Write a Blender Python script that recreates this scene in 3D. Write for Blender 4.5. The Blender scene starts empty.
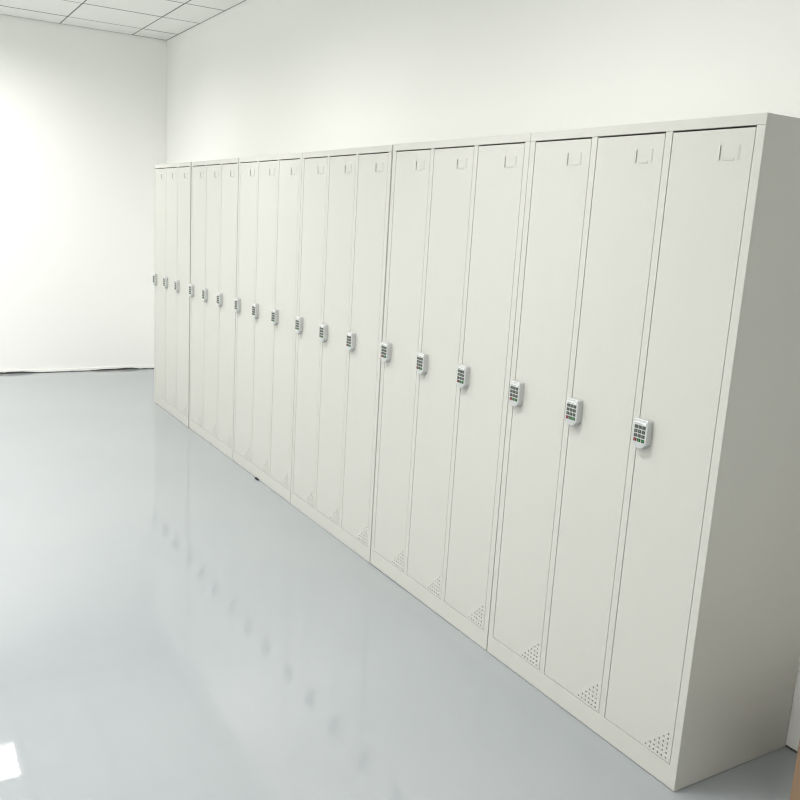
import bpy, bmesh, math, random
from mathutils import Matrix, Vector
random.seed(7)
scene = bpy.context.scene
COL = scene.collection

# ------------------------------------------------------------------ dimensions (metres)
CEIL = 3.02
WX, WY = 0.505, 6.88            # right wall plane, far wall plane
XL, YN = -4.60, -5.20           # left wall plane, near wall plane
W, H, D = 0.896, 1.850, 0.500   # one locker cabinet

# ------------------------------------------------------------------ materials
def mat(name, col, rough=0.5, metal=0.0, spec=0.5, bump=None, tint=None, coat=0.0):
    m = bpy.data.materials.new(name); m.use_nodes = True
    nt = m.node_tree; b = nt.nodes['Principled BSDF']
    b.inputs['Base Color'].default_value = (*col, 1)
    b.inputs['Roughness'].default_value = rough
    b.inputs['Metallic'].default_value = metal
    b.inputs['Specular IOR Level'].default_value = spec
    b.inputs['Coat Weight'].default_value = coat
    tc = nt.nodes.new('ShaderNodeTexCoord')
    if tint:                                       # slight mottling of the paint: (scale, amount)
        sc, am = tint
        n = nt.nodes.new('ShaderNodeTexNoise'); n.inputs['Scale'].default_value = sc
        n.inputs['Detail'].default_value = 4
        r = nt.nodes.new('ShaderNodeMapRange')
        r.inputs['To Min'].default_value = 1 - am; r.inputs['To Max'].default_value = 1 + am
        mx = nt.nodes.new('ShaderNodeMix'); mx.data_type = 'RGBA'; mx.blend_type = 'MULTIPLY'
        mx.inputs['Factor'].default_value = 1.0
        mx.inputs['A'].default_value = (*col, 1)
        nt.links.new(tc.outputs['Object'], n.inputs['Vector'])
        nt.links.new(n.outputs['Fac'], r.inputs['Value'])
        nt.links.new(r.outputs['Result'], mx.inputs['B'])
        nt.links.new(mx.outputs['Result'], b.inputs['Base Color'])
    if bump:                                       # (scale, strength, distance)
        n = nt.nodes.new('ShaderNodeTexNoise'); n.inputs['Scale'].default_value = bump[0]
        n.inputs['Detail'].default_value = 3
        bp = nt.nodes.new('ShaderNodeBump')
        bp.inputs['Strength'].default_value = bump[1]; bp.inputs['Distance'].default_value = bump[2]
        nt.links.new(tc.outputs['Object'], n.inputs['Vector'])
        nt.links.new(n.outputs['Fac'], bp.inputs['Height'])
        nt.links.new(bp.outputs['Normal'], b.inputs['Normal'])
    return m

M = {}
M['wall'] = mat('white_wall_paint', (0.90, 0.90, 0.875), 0.75, spec=0.3, bump=(60, 0.15, 0.002), tint=(1.2, 0.012))
M['ceiling'] = mat('mineral_tile', (0.86, 0.865, 0.84), 0.9, spec=0.2, bump=(180, 0.3, 0.001))
M['bar'] = mat('ceiling_bar', (0.17, 0.17, 0.16), 0.6)
M['locker'] = mat('light_grey_powder_coat', (0.565, 0.563, 0.522), 0.42, spec=0.4, bump=(220, 0.05, 0.0006), tint=(3.0, 0.012))
M['silver'] = mat('satin_silver_plastic', (0.60, 0.61, 0.61), 0.3, metal=0.5)
M['bezel'] = mat('polished_silver_band', (0.92, 0.92, 0.92), 0.18, metal=0.6)
M['key'] = mat('dark_grey_key', (0.06, 0.07, 0.055), 0.5, spec=0.25)
M['red_key'] = mat('dark_red_key', (0.16, 0.006, 0.014), 0.5, spec=0.2)
M['green_key'] = mat('dark_green_key', (0.015, 0.11, 0.02), 0.5, spec=0.2)
M['digit'] = mat('pale_key_print', (0.50, 0.52, 0.48), 0.5)
M['gap'] = mat('dark_joint', (0.09, 0.085, 0.075), 0.9)
M['plaster'] = mat('raw_plaster', (0.86, 0.86, 0.83), 0.8)
M['rubber'] = mat('black_rubber', (0.012, 0.012, 0.012), 0.7)
M['wood'] = mat('brown_wood', (0.235, 0.15, 0.09), 0.45, tint=(6, 0.15))
M['alu'] = mat('satin_aluminium', (0.85, 0.85, 0.86), 0.35, metal=0.7)
M['white_metal'] = mat('white_enamel', (0.85, 0.85, 0.84), 0.4)

def floor_mat():
    m = mat('glossy_epoxy', (0.5, 0.5, 0.5), 0.025, spec=0.5)
    nt = m.node_tree; b = nt.nodes['Principled BSDF']; L = nt.links
    b.inputs['IOR'].default_value = 1.85
    tc = nt.nodes.new('ShaderNodeTexCoord')
    n1 = nt.nodes.new('ShaderNodeTexNoise'); n1.inputs['Scale'].default_value = 0.9; n1.inputs['Detail'].default_value = 5
    cr = nt.nodes.new('ShaderNodeValToRGB')
    cr.color_ramp.elements[0].position = 0.3; cr.color_ramp.elements[0].color = FLOOR_A
    cr.color_ramp.elements[1].position = 0.7; cr.color_ramp.elements[1].color = FLOOR_B
    L.new(tc.outputs['Object'], n1.inputs['Vector']); L.new(n1.outputs['Fac'], cr.inputs['Fac'])
    L.new(cr.outputs['Color'], b.inputs['Base Color'])
    n2 = nt.nodes.new('ShaderNodeTexNoise'); n2.inputs['Scale'].default_value = 5.0; n2.inputs['Detail'].default_value = 2
    n3 = nt.nodes.new('ShaderNodeTexNoise'); n3.inputs['Scale'].default_value = 45; n3.inputs['Detail'].default_value = 2
    b1 = nt.nodes.new('ShaderNodeBump'); b1.inputs['Strength'].default_value = 1; b1.inputs['Distance'].default_value = 0.00016
    b2 = nt.nodes.new('ShaderNodeBump'); b2.inputs['Strength'].default_value = 1; b2.inputs['Distance'].default_value = 0.000008
    L.new(tc.outputs['Object'], n2.inputs['Vector']); L.new(tc.outputs['Object'], n3.inputs['Vector'])
    L.new(n2.outputs['Fac'], b1.inputs['Height']); L.new(n3.outputs['Fac'], b2.inputs['Height'])
    L.new(b1.outputs['Normal'], b2.inputs['Normal']); L.new(b2.outputs['Normal'], b.inputs['Normal'])
    return m
FLOOR_A = (0.308, 0.332, 0.350, 1); FLOOR_B = (0.328, 0.348, 0.362, 1)
M['floor'] = floor_mat()

# ------------------------------------------------------------------ mesh helpers
def box(bm, x0, x1, y0, y1, z0, z1, mi=0, bev=0.0):
    vs = [bm.verts.new((x, y, z)) for x in (x0, x1) for y in (y0, y1) for z in (z0, z1)]
    idx = ((0, 1, 3, 2), (4, 6, 7, 5), (0, 4, 5, 1), (2, 3, 7, 6), (0, 2, 6, 4), (1, 5, 7, 3))
    fs = [bm.faces.new([vs[i] for i in f]) for f in idx]
    for f in fs: f.material_index = mi
    if bev:
        es = list({e for f in fs for e in f.edges})
        bmesh.ops.bevel(bm, geom=es, offset=bev, segments=2, affect='EDGES', profile=0.6)
    return fs

def prism(bm, outline, x_top, x_base, inset=0.0, mi=0):
    """outline: (y, z) points; extruded along x from the base to the face nearest the viewer, edge rounded by inset"""
    cy = sum(p[0] for p in outline) / len(outline); cz = sum(p[1] for p in outline) / len(outline)
    rings = []
    def ring(x, s):
        r = []
        for (y, z) in outline:
            d = Vector((y - cy, z - cz)); l = d.length
            k = (l - s) / l if l > s else 0.3
            r.append(bm.verts.new((x, cy + d.x * k, cz + d.y * k)))
        return r
    rings.append(ring(x_base, 0))
    if inset:
        rings.append(ring(x_top + inset, inset * 0.15))
        rings.append(ring(x_top + inset * 0.35, inset * 0.45))
        rings.append(ring(x_top, inset * 1.2))
    else:
        rings.append(ring(x_top, 0))
    n = len(outline)
    for a, b in zip(rings, rings[1:]):
        for i in range(n):
            f = bm.faces.new((a[i], a[(i + 1) % n], b[(i + 1) % n], b[i])); f.material_index = mi
    f = bm.faces.new(rings[-1]); f.material_index = mi
    f = bm.faces.new(list(reversed(rings[0]))); f.material_index = mi
    bmesh.ops.recalc_face_normals(bm, faces=bm.faces[:])

def obj(name, bm, mats, parent=None, smooth=False):
    me = bpy.data.meshes.new(name)
    bmesh.ops.recalc_face_normals(bm, faces=bm.faces[:])
    bm.to_mesh(me); bm.free()
    for m in (mats if isinstance(mats, (list, tuple)) else [mats]): me.materials.append(m)
    if smooth:
        for p in me.polygons: p.use_smooth = True
    o = bpy.data.objects.new(name, me); COL.objects.link(o)
    if parent: o.parent = parent
    return o

def empty(name, loc, label=None, cat=None, group=None):
    o = bpy.data.objects.new(name, None); COL.objects.link(o); o.location = loc
    o.empty_display_size = 0.1
    tag(o, label, cat, group); return o

def tag(o, label=None, cat=None, group=None, kind=None):
    for k, v in (('label', label), ('category', cat), ('group', group), ('kind', kind)):
        if v: o[k] = v
    return o

def struct(name, bm, m, label=None, cat=None):
    return tag(obj(name, bm, m), label, cat, kind='structure')

def copy_tree(o, parent=None):
    c = o.copy(); COL.objects.link(c); c.parent = parent
    for ch in list(o.children): copy_tree(ch, c)
    return c

# ------------------------------------------------------------------ the room
bm = bmesh.new(); box(bm, XL - 0.1, WX + 0.1, YN - 0.1, WY + 0.1, -0.1, 0.0)
struct('floor', bm, M['floor'], 'pale blue-grey glossy epoxy floor', 'floor')
bm = bmesh.new(); box(bm, XL - 0.1, WX, WY, WY + 0.1, 0.0, CEIL + 0.2)
struct('wall_back', bm, M['wall'], 'white painted wall at the far end of the room', 'wall')
bm = bmesh.new(); box(bm, XL - 0.1, XL, YN, WY, 0.0, CEIL + 0.2)
struct('wall_left', bm, M['wall'], 'white painted wall opposite the lockers', 'wall')
bm = bmesh.new(); box(bm, XL, WX, YN - 0.1, YN, 0.0, CEIL + 0.2)
struct('wall_front', bm, M['wall'], 'white painted wall behind the viewer', 'wall')
bm = bmesh.new(); box(bm, WX, WX + 0.1, YN - 0.1, WY + 0.1, 0.0, CEIL + 0.2)
struct('wall_right', bm, M['wall'], 'white painted wall behind the row of lockers', 'wall')

# low wooden bench against the right wall, only its near edge is in the photo
bench = empty('wooden_bench', (0.30, -0.80, 0), 'brown wooden bench at the right edge, standing beside the near end of the lockers', 'bench')
BX0, BX1, BY0, BY1 = -0.20, 0.185, -0.52, 0.5225
bm = bmesh.new(); box(bm, BX0 + 0.006, BX1, BY0 + 0.006, BY1 - 0.006, 0.315, 0.34, bev=0.003); obj('seat', bm, M['wood'], bench)
for y0, y1 in ((BY0, BY0 + 0.03), (BY1 - 0.03, BY1)):
    bm = bmesh.new(); box(bm, BX0, BX1, y0, y1, 0, 0.3148, bev=0.002); obj('end_panel', bm, M['wood'], bench)
bm = bmesh.new(); box(bm, BX0 + 0.001, BX0 + 0.02, BY0 + 0.0302, BY1 - 0.0302, 0.0, 0.3146, bev=0.001); obj('front_panel', bm, M['wood'], bench)

# irregular dark strip along the joint where the far wall meets the floor, with a lip of rough plaster
bm = bmesh.new(); bl = bmesh.new()
x = XL; prev = None; ph = 0.004
pts = []
while x < WX - 0.0001:
    ph += random.uniform(-0.005, 0.005); ph = max(0.003, min(0.016, ph))
    pts.append((x, ph)); x += random.uniform(0.015, 0.05)
pts.append((WX - 0.001, 0.008))
def strip(b, pts, x_is_run, plane, d, lo, hi):
    rows = []
    for (r, h) in pts:
        z0, z1 = lo(h), hi(h)
        q = []
        for dd, z in ((0, z0), (d, z0), (d, z1), (0, z1)):
            q.append(b.verts.new((r, plane - dd, z) if x_is_run else (plane - dd, r, z)))
        rows.append(q)
    for a, c in zip(rows, rows[1:]):
        for i in range(4): b.faces.new((a[i], c[i], c[(i + 1) % 4], a[(i + 1) % 4]))
    b.faces.new(rows[0]); b.faces.new(list(reversed(rows[-1])))
strip(bm, pts, True, WY, 0.003, lambda h: 0.0, lambda h: h + 0.002)
struct('trim_1', bm, M['gap'], 'dark uneven joint between the far wall and the floor', 'floor joint')
strip(bl, pts, True, WY, 0.009, lambda h: h + 0.003, lambda h: 0.026 + h * 0.5)
struct('trim_2', bl, M['plaster'], 'rough white plaster lip along the bottom of the far wall', 'plaster edge')
bm = bmesh.new(); box(bm, WX - 0.003, WX, YN, 0.0, 0.0, 0.006)
struct('trim_3', bm, M['gap'], 'dark joint between the right wall and the floor', 'floor joint')

# ceiling of square tiles in a grid
GX, GY, PX, PY = 0.195, 6.525, 0.6075, 0.6035
xs = [WX - 0.007]; k = 0
while GX - PX * k > XL + 0.05: xs.append(GX - PX * k); k += 1
xs.append(XL)
ys = [WY - 0.006]; k = 0
while GY - PY * k > YN + 0.05: ys.append(GY - PY * k); k += 1
ys.append(YN)
def cell(ix, iy): return (GX - PX * (ix + 0.5), GY - PY * (iy + 0.5))
lamps = [(ix, iy) for ix in (2, 5) for iy in (1, 5, 9)] + [(5, 13), (5, 17)]  # last pair: unseen lamps added to brighten the near locker's side panel
lit = {(round(cell(a, b)[0], 3), round(cell(a, b)[1], 3)) for a, b in lamps}
g = 0.006
bm = bmesh.new()
for i in range(len(xs) - 1):
    for j in range(len(ys) - 1):
        x1, x0, y1, y0 = xs[i], xs[i + 1], ys[j], ys[j + 1]
        c = (round((x0 + x1) / 2, 3), round((y0 + y1) / 2, 3))
        if c in lit: continue
        gx1 = 0 if i == 0 else g; gy1 = g * 0.5 if j == 0 else g * 1.35
        dz = random.uniform(0, 0.0015)
        box(bm, x0 + g, x1 - gx1, y0 + g * 1.35, y1 - gy1, CEIL + dz, CEIL + 0.02, 0)
for x in xs[1:-1]: box(bm, x - g, x + g, YN, WY, CEIL + 0.0008, CEIL + 0.035, 1)
for y in ys[1:-1]: box(bm, XL, WX, y - g * 1.35, y + g * 1.35, CEIL + 0.0004, CEIL + 0.034, 1)
box(bm, WX - 0.007, WX, YN, WY - 0.01, CEIL + 0.0002, CEIL + 0.033, 1)
box(bm, XL, WX, WY - 0.009, WY, CEIL + 0.0003, CEIL + 0.032, 1)
box(bm, XL - 0.1, WX + 0.12, YN - 0.1, WY + 0.1, CEIL + 0.2, CEIL + 0.25, 0)
struct('ceiling', bm, [M['ceiling'], M['bar']], 'suspended ceiling of square off-white tiles', 'ceiling')

# recessed square ceiling lamps
def make_lamp():
    r = empty('ceiling_light', (0, 0, CEIL), 'x', 'ceiling light', 'recessed square ceiling lights')
    hw, hd = PX / 2 - 0.007, PY / 2 - 0.007
    bm = bmesh.new()                            # housing open at the bottom
    box(bm, -hw, -hw + 0.01, -hd, hd, 0.001, 0.12); box(bm, hw - 0.01, hw, -hd, hd, 0.001, 0.12)
    box(bm, -hw + 0.01, hw - 0.01, -hd, -hd + 0.01, 0.001, 0.12); box(bm, -hw + 0.01, hw - 0.01, hd - 0.01, hd, 0.001, 0.12)
    box(bm, -hw, hw, -hd, hd, 0.12, 0.13)
    obj('housing', bm, M['white_metal'], r)
    bm = bmesh.new()                            # visible rim
    a, b = hw - 0.050, hd - 0.050
    box(bm, -hw, -a, -hd, hd, -0.003, 0.001); box(bm, a, hw, -hd, hd, -0.003, 0.001)
    box(bm, -a, a, -hd, -b, -0.003, 0.001); box(bm, -a, a, b, hd, -0.003, 0.001)
    obj('rim', bm, M['white_metal'], r)
    bm = bmesh.new()                            # louvre blades
    n = 4
    for i in range(1, n):
        p = -a + 2 * a * i / n; q = -b + 2 * b * i / n
        box(bm, p - 0.0015, p + 0.0015, -b, b, 0.004, 0.024)
        box(bm, -a, a, q - 0.0015, q + 0.0015, 0.0045, 0.0235)
    obj('louvre', bm, M['white_metal'], r)
    ld = bpy.data.lights.new('lamp_tubes', 'AREA'); ld.shape = 'RECTANGLE'
    ld.size = 2 * a - 0.02; ld.size_y = 2 * b - 0.02
    ld.energy = 40; ld.color = (1.0, 0.985, 0.965)
    ld.spread = math.radians(170)
    lo = bpy.data.objects.new('lamp_tubes', ld); COL.objects.link(lo); lo.parent = r
    lo.location = (0, 0, 0.027)
    return r
lab = {(2, 1): 'square ceiling light nearest the far wall on the locker side, mirrored in the floor',
       (2, 5): 'square ceiling light above the aisle beside the middle lockers',
       (2, 9): 'square ceiling light above the aisle beside the nearest lockers',
       (5, 1): 'square ceiling light nearest the far wall on the side away from the lockers',
       (5, 5): 'square ceiling light in the middle of the row away from the lockers',
       (5, 9): 'square ceiling light third from the far wall in the row away from the lockers',
       (5, 13): 'added unseen square ceiling light beside the viewer in the row away from the lockers',
       (5, 17): 'added unseen square ceiling light behind the viewer in the row away from the lockers'}
proto = make_lamp()
for n, (ix, iy) in enumerate(lamps):
    o = proto if n == 0 else copy_tree(proto)
    cx, cy = cell(ix, iy); o.location = (cx, cy, CEIL); o['label'] = lab[(ix, iy)]

# ------------------------------------------------------------------ locker cabinets
ST, MU = 0.026, 0.024
DW = (W - 2 * ST - 2 * MU) / 3
ZT, ZB = 1.8225, 0.070
GAP = 0.0022

def door_mesh():
    """door slab, origin at its bottom right corner on the front face; y runs 0..w (to the hinge side)"""
    w = DW - 2 * GAP; h = ZT - ZB - 0.0065
    bm = bmesh.new(); box(bm, 0, 0.014, 0, w, 0, h, bev=0.0012)
    cut = bmesh.new()
    for r in range(6):                              # 21 round vent holes in a triangle
        for c in range(6 - r):
            y = 0.0165 + 0.0152 * c; z = 0.0105 + 0.0150 * r
            m = Matrix.Translation((0.007, y, z)) @ Matrix.Rotation(math.pi / 2, 4, 'Y')
            bmesh.ops.create_cone(cut, cap_ends=True, segments=12, radius1=0.0034, radius2=0.0034, depth=0.05, matrix=m)
    a = obj('tmp_door', bm, M['locker']); b = obj('tmp_cut', cut, M['locker'])
    md = a.modifiers.new('b', 'BOOLEAN'); md.operation = 'DIFFERENCE'; md.object = b; md.solver = 'EXACT'
    dg = bpy.context.evaluated_depsgraph_get()
    me = bpy.data.meshes.new_from_object(a.evaluated_get(dg)); me.name = 'door'
    for o in (a, b): bpy.data.objects.remove(o)
    return me, w, h
DOORME, dw, dh = door_mesh()

FONT_CACHE = {}
def glyph(bm, ch, size, x, y, z, mi):
    cu = bpy.data.curves.new('g', 'FONT'); cu.body = ch; cu.size = size
    cu.align_x = 'CENTER'; cu.align_y = 'CENTER'; cu.extrude = 0.0001; cu.resolution_u = 2
    o = bpy.data.objects.new('g', cu); COL.objects.link(o)
    dg = bpy.context.evaluated_depsgraph_get()
    me = bpy.data.meshes.new_from_object(o.evaluated_get(dg))
    T = Matrix(((0, 0, -1, x), (-1, 0, 0, y), (0, 1, 0, z), (0, 0, 0, 1)))
    me.transform(T)
    old = set(bm.faces); bm.from_mesh(me)
    for f in bm.faces:
        if f not in old: f.material_index = mi
    bpy.data.objects.remove(o); bpy.data.meshes.remove(me)

def make_door(parent, y0):
    d = bpy.data.objects.new('door', DOORME); COL.objects.link(d); d.parent = parent
    d.location = (0.0004, y0 + GAP, ZB + 0.002)
    # keypad lock near the left edge
    ly, lz, lw, lh = dw + 0.004 - 0.056, 0.943 - ZB - 0.002, 0.056, 0.088
    out = []
    def arc(cy, cz, r, a0, a1, n=4):
        for i in range(n + 1):
            t = math.radians(a0 + (a1 - a0) * i / n); out.append((cy + r * math.cos(t), cz + r * math.sin(t)))
    arc(ly + lw - 0.006, lz + lh - 0.006, 0.006, 0, 90)
    arc(ly + 0.006, lz + lh - 0.006, 0.006, 90, 180)
    arc(ly + 0.004, lz + 0.018, 0.004, 180, 215, 2)
    for i in range(9):                              # rounded tongue at the bottom
        t = math.pi + 0.35 + (math.pi - 0.7) * i / 8
        out.append((ly + lw / 2 + 0.0235 * math.cos(t), lz + 0.018 + 0.018 * math.sin(t)))
    arc(ly + lw - 0.004, lz + 0.018, 0.004, -35, 0, 2)
    bm = bmesh.new(); prism(bm, out, -0.0205, 0.0, inset=0.003)
    lock = obj('keypad_lock', bm, M['silver'], d, smooth=False)
    lock['label'] = 'satin silver keypad lock'
    bm = bmesh.new(); box(bm, -0.0220, -0.0201, ly + 0.0055, ly + lw - 0.0055, lz + lh - 0.0165, lz + lh - 0.0075, 0, bev=0.0006)
    for a, b in ((0.010, 0.020), (0.022, 0.025), (0.028, 0.031), (0.033, 0.036)):   # tiny print on the band
        box(bm, -0.0222, -0.0219, ly + lw - b, ly + lw - a, lz + lh - 0.0145, lz + lh - 0.0128, 1)
    obj('silver_band', bm, [M['bezel'], M['key']], d)['label'] = 'polished silver band'
    rows = ['123', '456', '789', 'C0E']
    for r, row in enumerate(rows):
        for c, ch in enumerate(row):
            ky = ly + lw / 2 + 0.0145 - 0.0145 * c; kz = lz + lh - 0.0235 - 0.0128 * r
            km = M['red_key'] if ch == 'C' else M['green_key'] if (r == 3) else M['key']
            bm = bmesh.new(); box(bm, -0.0215, -0.0201, ky - 0.0058, ky + 0.0058, kz - 0.0047, kz + 0.0047, 0, bev=0.0004)
            glyph(bm, ch, 0.0055, -0.0216, ky, kz, 1)
            o = obj('keypad_key', bm, [km, M['digit']], d)
            if ch == 'C': o['label'] = 'dark red key'
            elif r == 3: o['label'] = 'green key'
    # punched label holder: three thin lips bent up from the sheet, open towards the card
    hy, hz = 0.060 - ST + 0.003, 1.741 - ZB
    bm = bmesh.new()
    def lip(p, e=0.0024):  # p: outer a, outer b, inner b, inner a as (y, z); inner edge stands proud
        t = 0.0007
        o1, o2, i2, i1 = p
        lo = [bm.verts.new((-0.0001, *o1)), bm.verts.new((-0.0001, *o2)), bm.verts.new((-e, *i2)), bm.verts.new((-e, *i1))]
        hi = [bm.verts.new((-0.0001 - t, *o1)), bm.verts.new((-0.0001 - t, *o2)), bm.verts.new((-e - t, *i2)), bm.verts.new((-e - t, *i1))]
        bm.faces.new(lo); bm.faces.new(hi)
        for i in range(4): bm.faces.new((lo[i], lo[(i + 1) % 4], hi[(i + 1) % 4], hi[i]))
    wd = 0.066
    lip(((hy + wd, hz), (hy + wd, hz + 0.036), (hy + wd - 0.006, hz + 0.036), (hy + wd - 0.006, hz)))
    lip(((hy, hz), (hy, hz + 0.036), (hy + 0.006, hz + 0.036), (hy + 0.006, hz)), 0.0014)
    lip(((hy + 0.016, hz - 0.003), (hy + wd - 0.016, hz - 0.003), (hy + wd - 0.016, hz + 0.003), (hy + 0.016, hz + 0.003)), 0.0011)
    obj('label_holder', bm, M['locker'], d)
    return d

def make_locker():
    r = empty('locker_cabinet', (0, 0, 0), 'x', 'locker', 'three-door steel lockers in a row')
    bm = bmesh.new(); t = 0.0012
    Z0 = 0.0022
    box(bm, 0.0015, D, 0, t, Z0, H - 0.0005); box(bm, 0.0015, D, W - t, W, Z0, H - 0.0005)
    box(bm, D - t, D, t, W - t, Z0, H - 0.0005)
    box(bm, 0.0015, D - t, t, W - t, H - 0.0005 - t, H - 0.0005); box(bm, 0.0015, D - t, t, W - t, Z0 + 0.05, Z0 + 0.05 + t)
    for i in (1, 2):
        y = ST + DW * i + MU * (i - 0.5)
        box(bm, 0.019, D - t, y - t / 2, y + t / 2, Z0 + 0.052, H - 0.002)
    obj('cabinet_body', bm, M['locker'], r)
    bm = bmesh.new(); box(bm, 0, 0.018, 0.0003, W - 0.0003, ZT + 0.0004, H, bev=0.0008); obj('header_rail', bm, M['locker'], r)
    bm = bmesh.new(); box(bm, 0, 0.018, 0.0003, W - 0.0003, Z0, ZB, bev=0.0008); obj('plinth_rail', bm, M['locker'], r)
    ys_ = [(0.0003, ST), (ST + DW, ST + DW + MU), (ST + 2 * DW + MU, ST + 2 * DW + 2 * MU), (W - ST, W - 0.0003)]
    for a, b in ys_:
        bm = bmesh.new(); box(bm, 0, 0.018, a, b, ZB + 0.0002, ZT - 0.0002, bev=0.0007); obj('door_post', bm, M['locker'], r)
    for i in range(3):
        y0 = ST + i * (DW + MU)
        if i == 0: first = make_door(r, y0)
        else:
            c = copy_tree(first, r); c.location.y = y0 + GAP
    for x in (0.05, D - 0.05):
        for y in (0.05, W - 0.05):
            bm = bmesh.new()
            bmesh.ops.create_cone(bm, cap_ends=True, segments=16, radius1=0.014, radius2=0.014, depth=0.055, matrix=Matrix.Translation((x, y, 0.0275)))
            obj('foot', bm, M['rubber'], r)
    return r
labels = ['light grey three-door steel locker nearest the viewer, its whole right side panel showing',
          'light grey three-door steel locker standing second from the near end of the row',
          'light grey three-door steel locker third from the near end, dark gap at its left side',
          'light grey three-door steel locker fourth from the near end, small black wedge below it',
          'light grey three-door steel locker second from the far end of the row',
          'light grey three-door steel locker at the far end of the row, narrowest in the photo']
# base y, lean along the row (radians, + leans towards the viewer), step forward of the row line
place = [(0.000, 0.0000, 0.000), (0.9005, 0.0018, 0.000), (1.8020, -0.0008, -0.001),
         (2.7030, 0.0006, -0.001), (3.6030, 0.0000, -0.002), (4.5075, 0.0006, -0.007)]
unit = make_locker()
for i, (y, lean, dx) in enumerate(place):
    o = unit if i == 0 else copy_tree(unit)
    o.location = (dx, y, 0.0); o.rotation_euler = (lean, 0, 0); o['label'] = labels[i]

bm = bmesh.new()
v = [bm.verts.new(p) for p in ((-0.016, 0, 0), (-0.016, 0.045, 0), (-0.016, 0.045, 0.008), (-0.016, 0, 0.008),
                               (0.02, 0, 0), (0.02, 0.045, 0), (0.02, 0.045, 0.0028), (0.02, 0, 0.0028))]
for f in ((0, 1, 2, 3), (4, 7, 6, 5), (0, 4, 5, 1), (3, 2, 6, 7), (0, 3, 7, 4), (1, 5, 6, 2)): bm.faces.new([v[i] for i in f])
wd = obj('rubber_wedge', bm, M['rubber']); wd.location = (0.004, 3.155, 0)
tag(wd, 'small black wedge lying on the floor against the foot of a locker', 'wedge')

# ------------------------------------------------------------------ world, camera, view
w = bpy.data.worlds.new('World'); scene.world = w; w.use_nodes = True
w.node_tree.nodes['Background'].inputs[0].default_value = (0.6, 0.62, 0.65, 1)
w.node_tree.nodes['Background'].inputs[1].default_value = 0.2

def rot(rx, ry, rz):
    return Matrix.Rotation(rz, 3, 'Z') @ Matrix.Rotation(rx, 3, 'X') @ Matrix.Rotation(ry, 3, 'Y')
R = rot(-0.2038, -0.0596, -0.5477)
right, fwd, up = R.col[0], R.col[1], R.col[2]
cd = bpy.data.cameras.new('camera'); cam = bpy.data.objects.new('camera', cd); COL.objects.link(cam)
m3 = Matrix((right, up, -fwd)).transposed()
cam.matrix_world = Matrix.Translation((-1.8625, -1.4334, 1.5428)) @ m3.to_4x4()
cd.sensor_fit = 'HORIZONTAL'; cd.sensor_width = 36; cd.lens = 865.4947 / 800 * 36
cd.clip_start = 0.02; cd.clip_end = 100
scene.camera = cam
scene.view_settings.view_transform = 'Standard'; scene.view_settings.look = 'None'
scene.view_settings.gamma = 1; scene.view_settings.use_curve_mapping = False
scene.view_settings.exposure = 0.2
scene.cycles.use_denoising = True
scene.cycles.denoising_prefilter = 'NONE'
scene.cycles.filter_width = 1.2
scene.cycles.max_bounces = 16; scene.cycles.diffuse_bounces = 10
scene.cycles.caustics_reflective = False
scene.cycles.caustics_refractive = False
scene.cycles.blur_glossy = 1.0
scene.cycles.sample_clamp_indirect = 2
